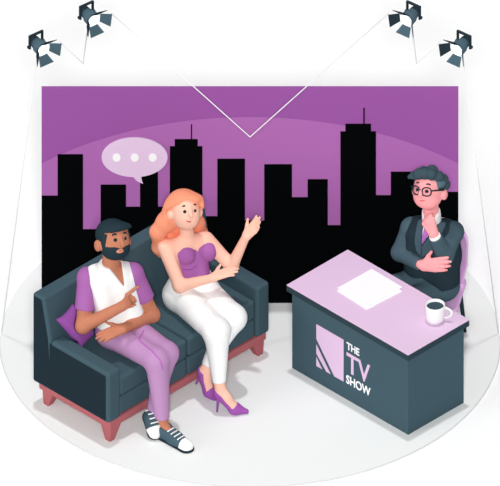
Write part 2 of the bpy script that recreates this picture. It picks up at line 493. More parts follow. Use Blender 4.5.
# ================================================================== DESK
DX0, DX1, DY0, DY1, DH = .309, 1.590, .157, .771, .795
desk = thing('presenter_desk', ((DX0 + DX1) / 2, (DY0 + DY1) / 2, 0), 'dark slate presenter desk with lilac top and white show lettering', 'desk')
box('front_panel', DX0, DX1, DY0, DY0 + .04, 0, .735, M_DESK, desk)
box('side_panel', DX1 - .04, DX1, DY0 + .04, DY1, 0, .735, M_DESK, desk)
box('side_panel', DX0, DX0 + .04, DY0 + .04, DY1, 0, .735, M_DESK, desk)
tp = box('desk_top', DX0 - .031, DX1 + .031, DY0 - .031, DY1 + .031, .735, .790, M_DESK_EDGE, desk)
box('top_surface', DX0 - .031, DX1 + .031, DY0 - .031, DY1 + .031, .790, .795, M_DESK_TOP, tp)
fp = [o for o in desk.children if o.name.startswith('front_panel')][0]
LX, LZ, LW, LH = .578, .555, .30, .40
def logo(poly): prism('logo_panel', [(u * LW, -v_ * LH) for u, v_ in poly], V(LX, DY0, LZ), V(1, 0, 0), V(0, 0, 1), V(0, -1, 0), .003, M_LOGO, fp)
logo([(0, 0), (1, 0), (1, 1), (.66, 1), (0, .35)])
logo([(0, .49), (.52, 1), (.37, 1), (0, .70)])
logo([(0, .79), (.21, 1), (0, 1)])
def lettering(txt, x0, x1, z0, z1, m, off):
    cu = bpy.data.curves.new('lettering', 'FONT'); cu.body = txt; cu.size = 1; cu.offset = off; cu.extrude = .02; cu.resolution_u = 4
    to = bpy.data.objects.new('lettering_curve', cu); COL.objects.link(to)
    bpy.context.view_layer.update()
    me = bpy.data.meshes.new_from_object(to.evaluated_get(bpy.context.evaluated_depsgraph_get()))
    bpy.data.objects.remove(to); bpy.data.curves.remove(cu)
    co = np.array([v_.co[:] for v_ in me.vertices]); mn, mx = co.min(0), co.max(0)
    P = np.stack([x0 + (co[:, 0] - mn[0]) / (mx[0] - mn[0]) * (x1 - x0), DY0 - (co[:, 2] - mn[2]) / (mx[2] - mn[2]) * .003,
                  z0 + (co[:, 1] - mn[1]) / (mx[1] - mn[1]) * (z1 - z0)], 1)
    F = [tuple(p.vertices) for p in me.polygons]
    bpy.data.meshes.remove(me)
    return obj('lettering', P, F, m, fp)
lettering('THE', .912, 1.052, .485, .553, M_WHITE, .02)
lettering('TV', .912, 1.172, .268, .455, M_LOGO, .012)
lettering('SHOW', .908, 1.176, .157, .240, M_WHITE, .02)

# papers
def sheet(cx, cy, rz, z, label, w_=.345, d_=.372, t=.006):
    c, s_ = math.cos(rz), math.sin(rz)
    P = [(a * w_ / 2, b * d_ / 2) for a, b in ((-1, -1), (1, -1), (1, 1), (-1, 1))]
    o = prism('paper_sheet', [(a * c - b * s_, a * s_ + b * c) for a, b in P], V(0, 0, 0), V(1, 0, 0), V(0, 1, 0), V(0, 0, 1), t, M_PAPER)
    o.location = (cx, cy, z)
    return tag(o, label, 'paper', 'papers on the desk')
sheet(.800, .522, math.radians(-3), .7952, 'white paper at the bottom of the pair on the desk')
sheet(.776, .549, math.radians(-1), .8025, 'white paper on top of the pair on the desk')

# mug
mc = V(1.443, .603, .7955)
mug = thing('coffee_mug', mc, 'white mug of black coffee near the desk corner', 'mug')
v, f = lathev([(.045, 0), (.066, .006), (.074, .04), (.078, .15), (.076, .158), (.070, .155), (.066, .10), (.03, .09)], 48, mc)
obj('cup', v, f, M_MUG, mug, smooth=True)
v, f = lathev([(.0685, .128), (.0685, .134)], 40, mc)
obj('coffee', v, f, M_COFFEE, mug)
hd = nrm((1, .85, 0))
hp = [mc + hd * (.072 + .058 * math.sin(t)) + V(0, 0, .080 + .046 * math.cos(t)) for t in np.linspace(.0, math.pi, 14)]
tube('handle', hp, .010, M_MUG, mug, n=10)

# ================================================================== STAGE LAMPS
lamp = thing('stage_light', (0, 0, 0), 'x', 'stage light')
tilt = nrm((1, 0, -.16)); lz = nrm(np.cross(tilt, (0, 1, 0))); lz = lz if lz[2] > 0 else -lz; ly = V(0, 1, 0)
v, f = lathev([(.030, -.085), (.050, -.075), (.056, -.02), (.066, -.012), (.072, .055), (.066, .056)], 32, (0, 0, 0), tilt)
hs = obj('housing', v, f, M_LAMP, lamp, smooth=True, bevel=.004, seg=2)
v, f = lathev([(.034, -.10), (.050, -.095), (.052, -.060), (.050, -.055)], 32, (0, 0, 0), tilt)
obj('rear_cap', v, f, M_LAMPD, lamp, smooth=True, bevel=.004, seg=2)
v, f = lathev([(.064, .050), (.064, .060), (.03, .064)], 32, (0, 0, 0), tilt)
obj('lens', v, f, M_LENS, lamp, smooth=True)
def flap(e, w_, m, length, w2, fl):
    """barn door hinged on the rim: e outward direction, w_ across"""
    out_ = nrm(tilt * math.cos(fl) + e * math.sin(fl))
    b = tilt * .056 + e * .070
    nn = nrm(np.cross(out_, w_))
    P = [b - w_ * .045, b + w_ * .045, b + out_ * length + w_ * w2, b + out_ * length - w_ * w2]
    vs_ = P + [p + nn * .005 for p in P]
    o = obj('barn_door', vs_, [(3, 2, 1, 0), (4, 5, 6, 7), (0, 1, 5, 4), (1, 2, 6, 5), (2, 3, 7, 6), (3, 0, 4, 7)], m, lamp)
    bm_ = bmesh.new(); bm_.from_mesh(o.data); bmesh.ops.recalc_face_normals(bm_, faces=bm_.faces); bm_.to_mesh(o.data); bm_.free()
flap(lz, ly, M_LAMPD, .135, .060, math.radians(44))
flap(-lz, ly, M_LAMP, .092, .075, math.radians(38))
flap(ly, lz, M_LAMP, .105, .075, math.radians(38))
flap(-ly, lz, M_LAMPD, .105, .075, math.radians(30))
# yoke: a rectangular frame over the rear of the housing
for y_ in (-.07, .07):
    o = box('yoke_arm', -.062, -.040, y_ - .008, y_ + .008, -.03, .10, M_LAMPD, lamp, .002, 2)
box('yoke_bar', -.062, -.040, -.078, .078, .095, .113, M_LAMPD, lamp, .002, 2)
for y_ in (-.082, .082):
    v, f = lathev([(.016, -.008), (.016, .008)], 16, (-.05, y_, -.005), (0, 1, 0))
    obj('knob', v, f, M_LAMPD, lamp)
ZL = 2.77
spots = [(39.5, 46, -7, 'slate stage light at far left, pointing right'), (90, 16.5, -7, 'slate stage light second from left, pointing right'),
         (410, 16.5, -83, 'slate stage light second from right, pointing left'), (460.5, 46, -83, 'slate stage light at far right, pointing left')]
lamps = []
for i, (px, py, rz, lb) in enumerate(spots):
    o = lamp if i == 0 else copy_tree(lamp)
    o.location = at(px, py, z=ZL); o.rotation_euler = (0, 0, math.radians(rz))
    o.scale = (.88, .88, .88); tag(o, lb, 'stage light', 'stage lights above the set'); lamps.append(o)
# thin lines of the beams' edges
def beam(pts, label):
    c = pts[0]
    v, f = tubev(pts, .0050, 6)
    o = obj('beam_line', v, f, M_LINE, None, smooth=True, origin=c)
    tag(o, label, 'beam line', 'thin lines marking the light beams')
zl = ZL - .12
beam([at(36.6, 61, z=zl), at(1.5, 333, z=.006)], 'thin grey line falling from the far left stage light to floor')
beam([at(59.8, 41.5, z=zl + .1), at(83.2, 63.5, z=zl - .1), at(87.6, 30, z=zl)], 'thin grey V line between the two left stage lights')
beam([at(111.3, 13, z=zl + .1), at(250, 137, z=1.93), at(388.7, 13, z=zl + .1)], 'long thin pale V line dipping over the backdrop centre')
beam([at(412.4, 30, z=zl), at(416.4, 63.5, z=zl - .1), at(440.2, 41.5, z=zl + .1)], 'thin grey V line between the two right stage lights')
beam([at(463.4, 61, z=zl), at(498.5, 333, z=.006)], 'thin grey line falling from the far right stage light to floor')

# ================================================================== BEARDED MAN ON THE SOFA
def sneaker(parent, heel, toe, up=(0, 0, 1)):
    heel, toe = np.asarray(heel, dtype=float), np.asarray(toe, dtype=float)
    L = np.linalg.norm(toe - heel); fr = Frame(heel, toe - heel, up)
    lo = np.minimum(heel, toe) - .16; hi = np.maximum(heel, toe) + .2
    def upper(g, e=0.0):
        e += .006
        g.cap(fr.p(0, .055, .05), fr.p(0, L * .55, .045), .05 + e, .050 + e, .02)
        g.cap(fr.p(0, L * .5, .042), fr.p(0, L - .05, .03), .052 + e, .046 + e, .03)
        g.cap(fr.p(0, .06, .05), fr.p(0, .075, .115), .050 + e, .046 + e, .03, clip=[(fr.p(0, .07, .118), fr.u - .25 * fr.f)])
        g.cap(fr.p(0, .09, .09), fr.p(0, L * .55, .06), .042 + e, .035 + e, .03)
        return g
    g = upper(SDF(lo, hi, .0065)); g.keep(lambda a, f_, u: .012 - u, fr); g.keep(lambda a, f_, u: u - .118 - .2 * (f_ - .07) * -1, fr)
    sh = g.build('sneaker', M_SHOE, parent)
    g = SDF(lo, hi, .0065)
    g.cap(fr.p(0, .055, .02), fr.p(0, L * .5, .02), .064, .058, .01); g.cap(fr.p(0, L * .5, .02), fr.p(0, L - .052, .02), .058, .064, .01)
    g.keep(lambda a, f_, u: np.maximum(-u, u - .022), fr)
    g.build('sole', M_SOLE, sh)
    g = upper(SDF(lo, hi, .0065), .004); g.keep(lambda a, f_, u: np.maximum(L - .088 - f_, .02 - u), fr)
    g.build('toe_cap', M_TOE, sh)
    bv = bvh_of(sh)
    for k in range(4):
        q = []
        for a in np.linspace(-.036, .036, 7):
            p, n = cast(bv, fr.p(a, L - .113 - .036 * k, .4), -fr.u)
            if p is not None: q.append(p + n * .002)
        if len(q) > 2: tube('lace', q, .0055, M_TOE, sh, n=6)
    return sh

man = thing('person', (-.3, -1.11, .58), 'bearded person in white shirt with purple sleeves sitting on the sofa and pointing', 'person')
fM = Frame((-.42, -1.12, 1.16), (.797, -.604, 0))
cM = fM.c
shR, shL = V(-.527, -1.261, 1.155), V(-.316, -.982, 1.16)
elR, elL = V(-.445, -1.398, .80), V(-.185, -.895, .785)
wrR, wrL = V(-.2, -1.214, 1.02), V(-.165, -1.228, .835)
pel = V(-.30, -1.11, .68)
hipR, hipL = V(-.345, -1.185, .675), V(-.255, -1.045, .675)
knR, knL = V(.165, -1.195, .685), V(.155, -1.078, .68)
anR, anL = V(.25, -1.215, .14), V(.15, -1.215, .22)
hM = Frame((-.385, -1.120, 1.53), CR * .47 + CD * .85 - CU * .24, CU + .3 * CD)
lo, hi = V(-.72, -1.60, 0), V(.40, -.70, 1.78)
def man_torso(g, e=0.0, k=.05):
    for s_ in (-1, 1):
        g.limb([cM + fM.a * .085 * s_ + V(0, 0, -.03), pel + fM.a * .06 * s_ + V(-.03, 0, .12), pel + fM.a * .07 * s_], [.115 + e, .120 + e, .125 + e], k)
    g.cap(shR + fM.a * .05, shL - fM.a * .05, .075 + e, .075 + e, .06)
    return g
g = SDF(lo, hi, .0068)
man_torso(g, -.01)
nk = hM.p(0, -.03, -.07)
g.cap(cM + V(0, 0, .06), nk, .072, .066, .05)
head_form(g, hM, 1.04, 1.12)
ear_form(g, hM, 1.04, .047, -.045)
for a, b, c in ((shR, elR, wrR), (shL, elL, wrL)):
    g.limb([a, b], [.066, .058], .03); g.limb([b, c], [.058, .040], .03)
hand(g, wrR, at(131, 297, x=-.12) - wrR, (.35, -.25, .9), .215, ([at(127, 295, x=-.10), at(132.5, 290.5, x=-.085), at(138.5, 286.5, x=-.07)], 80, 85, 88), 1, .03, thumb=(.25, .8, -.65), tcurl=25)
hand(g, wrL, V(-.25, -1.418, .80) - wrL, (.25, -.35, .9), .235, (12, 10, 12, 14), 1, .04, thumb=(.75, .75, .1))
for a, b, c in ((hipR, knR, anR), (hipL, knL, anL)):
    g.limb([pel, a, b, c], [.10, .085, .07, .040], .04)
g.cap(anR, V(.33, -1.215, .06), .038, .035, .02); g.cap(anL, V(.17, -1.24, .13), .038, .035, .02)
g.keep(lambda x, y, z: .59 - z - 10 * np.maximum(0, x - .035))
bodyM = g.build('body', M_SKIN_M, man)
bvM = bvh_of(bodyM)

g = SDF(lo, hi, .0080); man_torso(g, .006)
g.cap(cM + V(0, 0, .04), cM + V(0, 0, .06) + (nk - cM - V(0, 0, .06)) * .45, .100, .086, .04, clip=[(cM + V(0, 0, .06) + (nk - cM - V(0, 0, .06)) * .28, nk - cM)])
g.keep(lambda x, y, z: .66 - z)
vn = [fM.loc(*p, .12) for p in ((103, 263), (122.5, 261), (124.5, 287.5))]
vn[0] = (vn[0][0], vn[0][1]); 
topn = [(vn[0][0] - .01, vn[0][1] + .12), vn[0], vn[2], vn[1], (vn[1][0] + .01, vn[1][1] + .12)]
g.keep(lambda a, f_, u: np.maximum(-1, -np.maximum(poly_sd(a, u, topn), -f_ - .06)), fM)
shirt = g.build('shirt', M_SHIRT, man)
for a, b, sg in ((shR, elR, -1), (shL, elL, 1)):
    g = SDF(lo, hi, .0075); d = nrm(b - a); m_ = a + d * (.255 if sg < 0 else .25)
    g.cap(a - fM.a * sg * .045 + V(0, 0, .0), a, .084, .084, .03); g.cap(a, b, .084, .080, .03, clip=[(m_, d)])
    g.keep(lambda x, y, z: dot3(x, y, z, m_, d))
    nn_ = -fM.a * sg + V(0, 0, -.22 if sg > 0 else .12)
    p0 = a - fM.a * sg * .010
    g.keep(lambda x, y, z: dot3(x, y, z, p0, nrm(nn_)))
    g.build('sleeve', M_SLEEVE, shirt)
g = SDF(lo, hi, .0080)
for s_ in (-1, 1): g.cap(pel + fM.a * .07 * s_ + V(-.02, 0, .06), pel + fM.a * .07 * s_, .130, .135, .05)
g.limb([hipR, knR, anR], [.118, .096, .055], .04); g.limb([hipL, knL, anL], [.118, .092, .050], .04)
g.keep(lambda x, y, z: np.maximum(z - .80 , dot3(x, y, z, anR + nrm(knR - anR) * .035, nrm(anR - knR))))
g.keep(lambda x, y, z: .605 - .03 - z - 10 * np.maximum(0, x - .045))
pantsM = g.build('trousers', M_PANTS_M, man)
bvP = bvh_of(pantsM)
view_line('crease', bvP, [(144, 330), (138.5, 340), (152, 351), (160, 360), (163, 370)], .006, M_CREASE, pantsM)
sneaker(man, V(.19, -1.215, 0), V(.555, -1.205, 0))
sneaker(man, V(.085, -1.215, .16), V(.235, -1.275, .0) + V(.0, 0, -.0), up=(.6, -.3, .75))
# hair, beard, features
g = SDF(hM.c - .32, hM.c + .32, .0062)
g.ell(hM, 0, -.02, .028, .134, .143, .126, .02)
g.ell(hM, .02, .065, .112, .085, .055, .034, .03)
g.ell(hM, .095, .07, .085, .028, .03, .035, .02)
hl = [(-.3, -.13), (-.3, .3), (.3, .3), (.3, .02), (.118, .06), (.09, .082), (.0, .075), (-.06, .055), (-.092, .035), (-.098, -.13)]
def hair_reg(a, f_, u):
    top = -(u - (.083 + .012 * np.clip(a / .1, -1, 1)))
    back = np.maximum(f_ - .040, -.085 - u)
    return np.minimum(top, back)
g.keep(hair_reg, hM)
for sd in (-1, 1): g.ell(hM, sd * .145, -.02, -.045, .05, .034, .042, .01, 'sub')
g.build('hair', M_HAIR_D, man)
g = SDF(hM.c - .32, hM.c + .32, .0060)
g.ell(hM, 0, .022, -.062, .118, .112, .106, .03); g.ell(hM, 0, -.012, .02, .136, .134, .13, .03)
def beard_reg(a, f_, u):
    low = u + .034 + .02 * np.clip(np.abs(a) / .05 - 1, -1, 0) * -1
    side = np.maximum(u - .06, np.maximum(f_ - .066, .02 - f_))
    return np.maximum(np.minimum(low, side), -f_ - .02)
g.keep(beard_reg, hM)
g.keep(lambda a, f_, u: -np.maximum((((a + .010) / .034) ** 2 + ((u + .072) / .019) ** 2 - 1) * .02, -f_), hM)
beard = g.build('beard', M_HAIR_D, man)
face_disc('mouth', bvM, hM, -.010, -.070, .030, M_CHINM, man, ru=.017, t=.006)
face_line('lips', bvM, hM, arc(-.026, -.062, .006, -.062, -.005), .0045, M_LIPM, man, .006)
for a in (-.045, .045):
    face_disc('eye', bvM, hM, a, .022, .0145, M_EYE, man)
face_line('eyebrow', bvM, hM, arc(-.064, .054, -.030, .062, .008), .0075, M_HAIR_D, man)
face_line('eyebrow', bvM, hM, arc(.030, .062, .064, .054, .008), .0075, M_HAIR_D, man)

# the pillow gives way where the guest leans on it
pressers = [bvh_of(o) for o in [shirt, pantsM] + [c for c in shirt.children]]
arm_t = bvh_of(bodyM); o0 = ORI[pl.name]
for it in range(6):
    for vtx in pl.data.vertices:
        for t_ in pressers:
            w_ = Vector(np.array(vtx.co) + o0); l_, n_, i_, d_ = t_.find_nearest(w_)
            if l_ is not None and ((w_ - l_).dot(n_) < 0 and d_ < .12 or d_ < .005):
                vtx.co = Vector(np.array(l_ + n_ * .008) - o0)
for vtx in pl.data.vertices:
    w_ = Vector(np.array(vtx.co) + o0)
    if w_.y < -1.29 and w_.z > .70:
        l_, n_, i_, d_ = arm_t.ray_cast(w_ + Vector((-.25, .0, 0)), Vector((1, 0, 0)), .265)
        if l_ is not None: vtx.co = Vector((l_.x - .010, w_.y, w_.z)) - Vector(o0)
for vtx in pl.data.vertices:
    w_ = np.array(vtx.co) + o0; z_ = w_[2]
    bf = -.60 - .072 * (z_ - .70) / .358 if z_ > .7 else -.60 + .025 * (.7 - z_) / .3
    vtx.co = Vector(V(max(w_[0], bf + .006), w_[1], max(z_, .692 if w_[1] < -1.455 else .576)) - o0)
pl.data.update()

# ================================================================== WOMAN ON THE SOFA
wom = thing('person', (-.3, -.36, .58), 'person with long copper hair in purple strapless top and white trousers on sofa', 'person')
fW = Frame((-.385, -.30, 1.04), (.871, -.492, 0))
cW = fW.c
shR, shL = V(-.468, -.472, 1.085), V(-.312, -.172, 1.085)
elR, elL = V(-.27, -.506, .825), V(-.112, -.090, .885)
wrR, wrL = V(-.06, -.36, .935), V(0, -.044, 1.205)
wst = V(-.325, -.315, .86); pel = V(-.30, -.355, .675)
hipR, hipL = V(-.335, -.43, .665), V(-.255, -.275, .665)
knR, knL = V(.20, -.57, .665), V(.175, -.365, .675)
anR, anL = V(.315, -.655, .26), V(.115, -.575, .32)
hW = Frame((-.376, -.336, 1.42), CR * .31 + CD * .91 - CU * .24, CU + .3 * CD)
lo, hi = V(-.78, -.95, 0), V(.60, .25, 1.78)
BU = [fW.loc(*p, .10) for p in ((187, 257), (208.5, 253.5))]
def wom_torso(g, e=0.0, bust=True):
    for s_ in (-1, 1):
        g.limb([cW + fW.a * .07 * s_ + V(0, 0, -.02), wst + fW.a * .035 * s_, pel + fW.a * .07 * s_], [.092 + e, .085 + e, .12 + e], .05)
    if bust:
        for (a, u) in BU: g.ell(fW, a, .07, u, .072 + e, .070 + e, .082 + e, .008)
    return g
g = SDF(lo, hi, .0068)
wom_torso(g, -.006)
g.cap(shR + fW.a * .04, shL - fW.a * .04, .056, .056, .06)
nk = hW.p(0, -.03, -.07)
g.cap(cW + V(0, 0, .05), nk, .058, .052, .05)
head_form(g, hW, .95, 1.08, .5)
ear_form(g, hW, .97, .042, -.035)
for a, b, c in ((shR, elR, wrR), (shL, elL, wrL)):
    g.limb([a, b], [.062, .050], .03); g.limb([b, c], [.050, .032], .03)
hand(g, wrR, at(237, 268.5, x=.06) - wrR, V(-.2, .1, .95) + CD * .5, .22, (10, 8, 8, 10), -1, .05, thumb=(.8, .7, .15))
hand(g, wrL, at(260.5, 220.5, z=1.37) - wrL, -CD + V(.3, 0, -.3), .225, (8, 6, 8, 12), 1, .03, thumb=(.75, .75, .0))
for a, b, c in ((hipR, knR, anR), (hipL, knL, anL)):
    g.limb([pel, a, b, c], [.10, .085, .065, .034], .04)
def foot(g, an, heel, ball, toe, e=0.0):
    g.limb([an, heel], [.034 + e, .030 + e], .03); g.limb([an, (heel + ball) / 2 + V(0, 0, .03), ball], [.034 + e, .034 + e, .034 + e], .03)
    g.limb([heel, ball, toe], [.030 + e, .034 + e, .014 + e], .03)
    return g
ft = [(anR, V(.325, -.672, .185), V(.425, -.59, .04), V(.492, -.535, .022)),
      (anL, V(.10, -.625, .255), V(.155, -.602, .075), V(.19, -.585, .022))]
for q in ft: foot(g, *q)
g.keep(lambda x, y, z: .59 - z - 10 * np.maximum(0, x - .035))
bodyW = g.build('body', M_SKIN_W, wom)
bvW = bvh_of(bodyW)
g = SDF(lo, hi, .0075); wom_torso(g, .004)
tops = [fW.loc(*p, .12) for p in ((172, 260), (176.5, 250), (182, 245), (189, 243.5), (195, 247), (199, 255), (202, 244), (208, 240), (212, 242), (216, 249), (218, 260))]
reg = [(-.4, -.6)] + [(-.4, tops[0][1])] + tops + [(.4, tops[-1][1]), (.4, -.6)]
g.keep(lambda a, f_, u: poly_sd(a, u, reg), fW)
g.keep(lambda x, y, z: .80 - z)
bod = g.build('bodice', M_BODICE, wom)
view_line('seam', bvh_of(bod), [(182, 268.5), (187, 270), (192, 269.5), (196.5, 265.5)], .004, M_PUMP, bod)
g = SDF(lo, hi, .0080)
for s_ in (-1, 1): g.limb([wst + fW.a * .035 * s_, pel + fW.a * .085 * s_], [.098, .140], .05)
g.limb([hipR, knR, anR], [.130, .105, .052], .04); g.limb([hipL, knL, anL], [.130, .105, .050], .04)
g.keep(lambda x, y, z: np.maximum(z - .835, dot3(x, y, z, anR + nrm(knR - anR) * .01, nrm(anR - knR))))
g.keep(lambda x, y, z: .575 - z - 10 * np.maximum(0, x - .045))
g.keep(lambda x, y, z: -1 + 0 * z)
pantsW = g.build('trousers', M_PANTS_W, wom)
bvP = bvh_of(pantsW)
view_line('crease', bvP, [(208, 299), (204, 304), (213, 314), (221, 324), (226, 336), (227.5, 348)], .004, M_CREASEW, pantsW)
for (an, he, ba, to), tip in zip(ft, (None, at(196, 384, x=.065))):
    g = foot(SDF(np.minimum(he, to) - .14, np.maximum(an, to) + .14, .006), an, he, ba, to, .008)
    d = nrm((to - he) * V(1, 1, 0)); fr = Frame(he, d)
    Lh = np.dot(to - he, d); ub = np.dot(ba - he, (0, 0, 1)); lb_ = np.dot(ba - he, d)
    top = [(-.2, .035), (-.02, .030), (.02, -.005), (lb_ * .55, ub * .5 + .0), (lb_ * .85, ub + .022), (lb_ + .015, ub + .05), (Lh + .2, ub + .08), (Lh + .2, -.6), (-.2, -.6)]
    g.keep(lambda a, f_, u: poly_sd(f_, u, top), fr)
    g.keep(lambda x, y, z: .003 - z)
    pm = g.build('high_heel', M_PUMP, wom)
    if tip is None: tip = he - d * .012; tip = V(tip[0], tip[1], 0)
    tube('stiletto', [he + V(0, 0, -.012) - d * .005, he * .55 + tip * .45, tip], [.024, .011, .007], M_PUMP, pm, n=10)
# hair
g = SDF(V(-.80, -.72, .82), V(-.15, .10, 1.72), .0068)
g.ell(hW, 0, -.03, .028, .130, .142, .130, .03)
g.ell(hW, -.03, -.06, -.02, .135, .10, .14, .04)
g.ell(hW, .04, .045, .095, .085, .075, .045, .03)
g.ell(hW, .108, .05, .045, .028, .05, .06, .02)
def hairW(a, f_, u):
    line = .100 - .9 * np.maximum(0, a - .02) - .75 * np.maximum(0, -a - .03)
    front = line - u
    back = f_ - .0
    return np.minimum(front, back)
g.keep(hairW, hW)
def lock(pts, rs, k=.03): g.limb([at(*p[:2], x=p[2]) for p in pts], rs, k)
lock([(176, 205, -.45), (166, 222, -.50), (158, 232, -.535), (160, 246, -.555), (163, 252, -.545)], [.06, .075, .062, .055, .03])
lock([(166, 236, -.55), (160, 248, -.56), (161, 254, -.555)], [.06, .055, .03])
lock([(180, 200, -.46), (178, 222, -.50), (172, 240, -.55), (168, 250, -.56)], [.07, .08, .07, .045])
lock([(186, 208, -.50), (196, 224, -.47), (201, 233, -.45), (200, 242, -.43)], [.08, .07, .05, .03])
for sd in (-1,): g.ell(hW, sd * .14, -.0, -.035, .05, .04, .045, .01, 'sub')
hairw = g.build('hair', M_HAIR_W, wom)
for a in (-.043, .043):
    face_disc('eye', bvW, hW, a, .014, .0135, M_EYE, wom)
face_line('eyebrow', bvW, hW, arc(-.058, .052, -.036, .058, .003), .0065, M_HAIR_D, wom)
face_line('eyebrow', bvW, hW, arc(.034, .060, .056, .056, .003), .0065, M_HAIR_D, wom)
face_line('mouth', bvW, hW, arc(-.034, -.056, .004, -.066, -.006), .006, M_LIPW, wom)

# ================================================================== HOST AT THE DESK
host = thing('person', (.84, 1.17, .5), 'person with glasses and purple tie sitting behind the desk, hand on chin', 'person')
fH = Frame((.84, 1.17, 1.06), (.534, -.845, 0))
cH = fH.c
shR, shL = V(.700, 1.083, 1.075), V(.985, 1.26, 1.09)
elR, elL = V(.652, 1.01, .85), V(1.06, 1.09, .985)
wrR, wrL = at(422.5, 265.5, z=.91), V(1.015, 1.015, 1.205)
pel = V(.87, 1.14, .60)
hipR, hipL = V(.79, 1.09, .60), V(.95, 1.18, .60)
knR, knL = V(.62, .72, .60), V(.93, .70, .60)
anR, anL = V(.66, .66, .12), V(.93, .62, .12)
hH = Frame((.852, 1.122, 1.503), -CR * .46 + CD * .85 - CU * .24, CU + .3 * CD)
lo, hi = V(.35, .42, 0), V(1.45, 1.55, 1.82)
def host_torso(g, e=0.0):
    for s_ in (-1, 1):
        g.limb([cH + fH.a * .10 * s_ + V(0, 0, -.02), cH + fH.a * .09 * s_ + V(.0, 0, -.2), pel + fH.a * .08 * s_], [.115 + e, .125 + e, .13 + e], .05)
    g.cap(shR + fH.a * .06, shL - fH.a * .06, .07 + e, .07 + e, .07)
    return g
g = SDF(lo, hi, .0070)
host_torso(g, -.012)
nk = hH.p(0, -.03, -.07)
g.cap(cH + V(0, 0, .06), nk, .062, .058, .05)
head_form(g, hH, 1.0, 1.1, .7)
ear_form(g, hH, 1.0, .044, -.035)
for a, b, c in ((shR, elR, wrR), (shL, elL, wrL)):
    g.limb([a, b], [.06, .05], .03); g.limb([b, c], [.05, .036], .03)
hand(g, wrR, at(455, 264.5, z=1.03) - wrR, V(.3, -.7, .3), .265, (8, 8, 10, 12), -1, .05, thumb=(.75, .7, .1))
hand(g, wrL, at(421.5, 211.5, z=1.39) - wrL, V(.5, -.8, -.1), .235, (60, 75, 80, 85), 1, .02, thumb=(.35, .9, -.1))
for a, b, c in ((hipR, knR, anR), (hipL, knL, anL)): g.limb([pel, a, b, c], [.08, .07, .06, .045], .04)
g.keep(lambda x, y, z: .51 - z - 10 * np.maximum(0, .82 - y))
bodyH = g.build('body', M_SKIN_H, host); bvH = bvh_of(bodyH)
g = SDF(lo, hi, .0080); host_torso(g, .010); g.keep(lambda x, y, z: .61 - z)
vn = [fH.loc(*p, .13) for p in ((421, 224), (438, 222), (421.5, 246))]
topn = [(vn[0][0] - .005, vn[0][1] + .15), vn[0], vn[2], vn[1], (vn[1][0] + .02, vn[1][1] + .15)]
g.keep(lambda a, f_, u: -np.maximum(poly_sd(a, u, topn), -f_ - .08), fH)
jk = g.build('jacket', M_JACKET_SHADE_SHOE, host)  # jacket front lies in shade, painted darker than sleeves and lapels
def torso_piece(name, pix, e, m, parent, h_=.006, e2=None):
    pg = [fH.loc(*p, .13) for p in pix]
    g_ = SDF(cH - V(.36, .36, .36), cH + V(.36, .36, .26), h_); host_torso(g_, e)
    g_.keep(lambda a, f_, u: np.maximum(poly_sd(a, u, pg), -f_ + .02), fH)
    return g_.build(name, m, parent)
torso_piece('shirt', [(418, 219), (442, 215), (442, 232), (421, 250), (417, 232)], .004, M_SHIRT, host)
torso_piece('tie', [(425, 221), (430, 222), (428, 236), (421.5, 246.5), (421, 240)], .012, M_TIE, host)
torso_piece('lapel', [(415.5, 222), (421, 220), (421.8, 246), (421, 257), (416.5, 251), (414.5, 243)], .018, M_JACKET, jk)
torso_piece('lapel', [(440, 214), (446, 216), (443, 232), (432, 252), (421.2, 258), (421.8, 247), (434, 232)], .018, M_JACKET, jk)
for a, b, c in ((shR, elR, wrR), (shL, elL, wrL)):
    d = nrm(c - b); en = c - d * .035
    sg = -1 if a is shR else 1
    g = SDF(lo, hi, .0075)
    g.cap(a - fH.a * sg * .03, a, .080, .080, .03); g.cap(a, b, .080, .071, .03); g.cap(b, c, .070, .052, .03, clip=[(en, d)])
    g.keep(lambda x, y, z: np.where(dot3(x, y, z, b + d * .1, d) > 0, dot3(x, y, z, en, d), -1.0))
    sl = g.build('sleeve', M_JACKET, jk)
    if sg > 0:
        g = SDF(c - .15, c + .15, .006); g.cap(c - d * .08, c + d * .04, .047, .045, .01); g.keep(lambda x, y, z: np.maximum(dot3(x, y, z, c - d * .012, d), -dot3(x, y, z, c - d * .06, d)))
        g.build('cuff', M_SHIRT, sl)
# collar
g = SDF(nk - .25, nk + .25, .006); cb = cH + V(0, 0, .07)
g.cap(cb, cb + (nk - cb) * .55, .078, .072, .02); ax_ = nrm(nk - cb)
g.keep(lambda x, y, z: dot3(x, y, z, cb + (nk - cb) * .5, ax_))
g.keep(lambda a, f_, u: -np.maximum(np.abs(a + .01) - .012 - .5 * np.maximum(0, u - .12), -f_), fH)
g.build('collar', M_SHIRT, host)
g = SDF(lo, hi, .0080)
for s_ in (-1, 1): g.cap(pel + fH.a * .08 * s_, pel + fH.a * .08 * s_ + V(0, 0, .05), .14, .138, .05)
g.limb([hipR, knR, anR], [.115, .09, .06], .04); g.limb([hipL, knL, anL], [.115, .09, .06], .04)
g.keep(lambda x, y, z: np.maximum(.14 - z, z - .635 - np.maximum(0, 1.08 - y) * 1.3)); g.keep(lambda x, y, z: .505 - z - 10 * np.maximum(0, .82 - y))
g.build('trousers', M_JACKET, host)
for an in (anR, anL):
    g = SDF(an - V(.12, .25, .125), an + V(.12, .12, .1), .007); g.limb([an + V(0, 0, -.06), an + V(0, -.16, -.075)], [.055, .05], .03); g.cap(an + V(0, 0, -.06), an + V(0, 0, .04), .055, .052, .03); g.keep(lambda x, y, z: .0015 - z)
    g.build('shoe', M_JACKET_SHADE_SHOE, host)
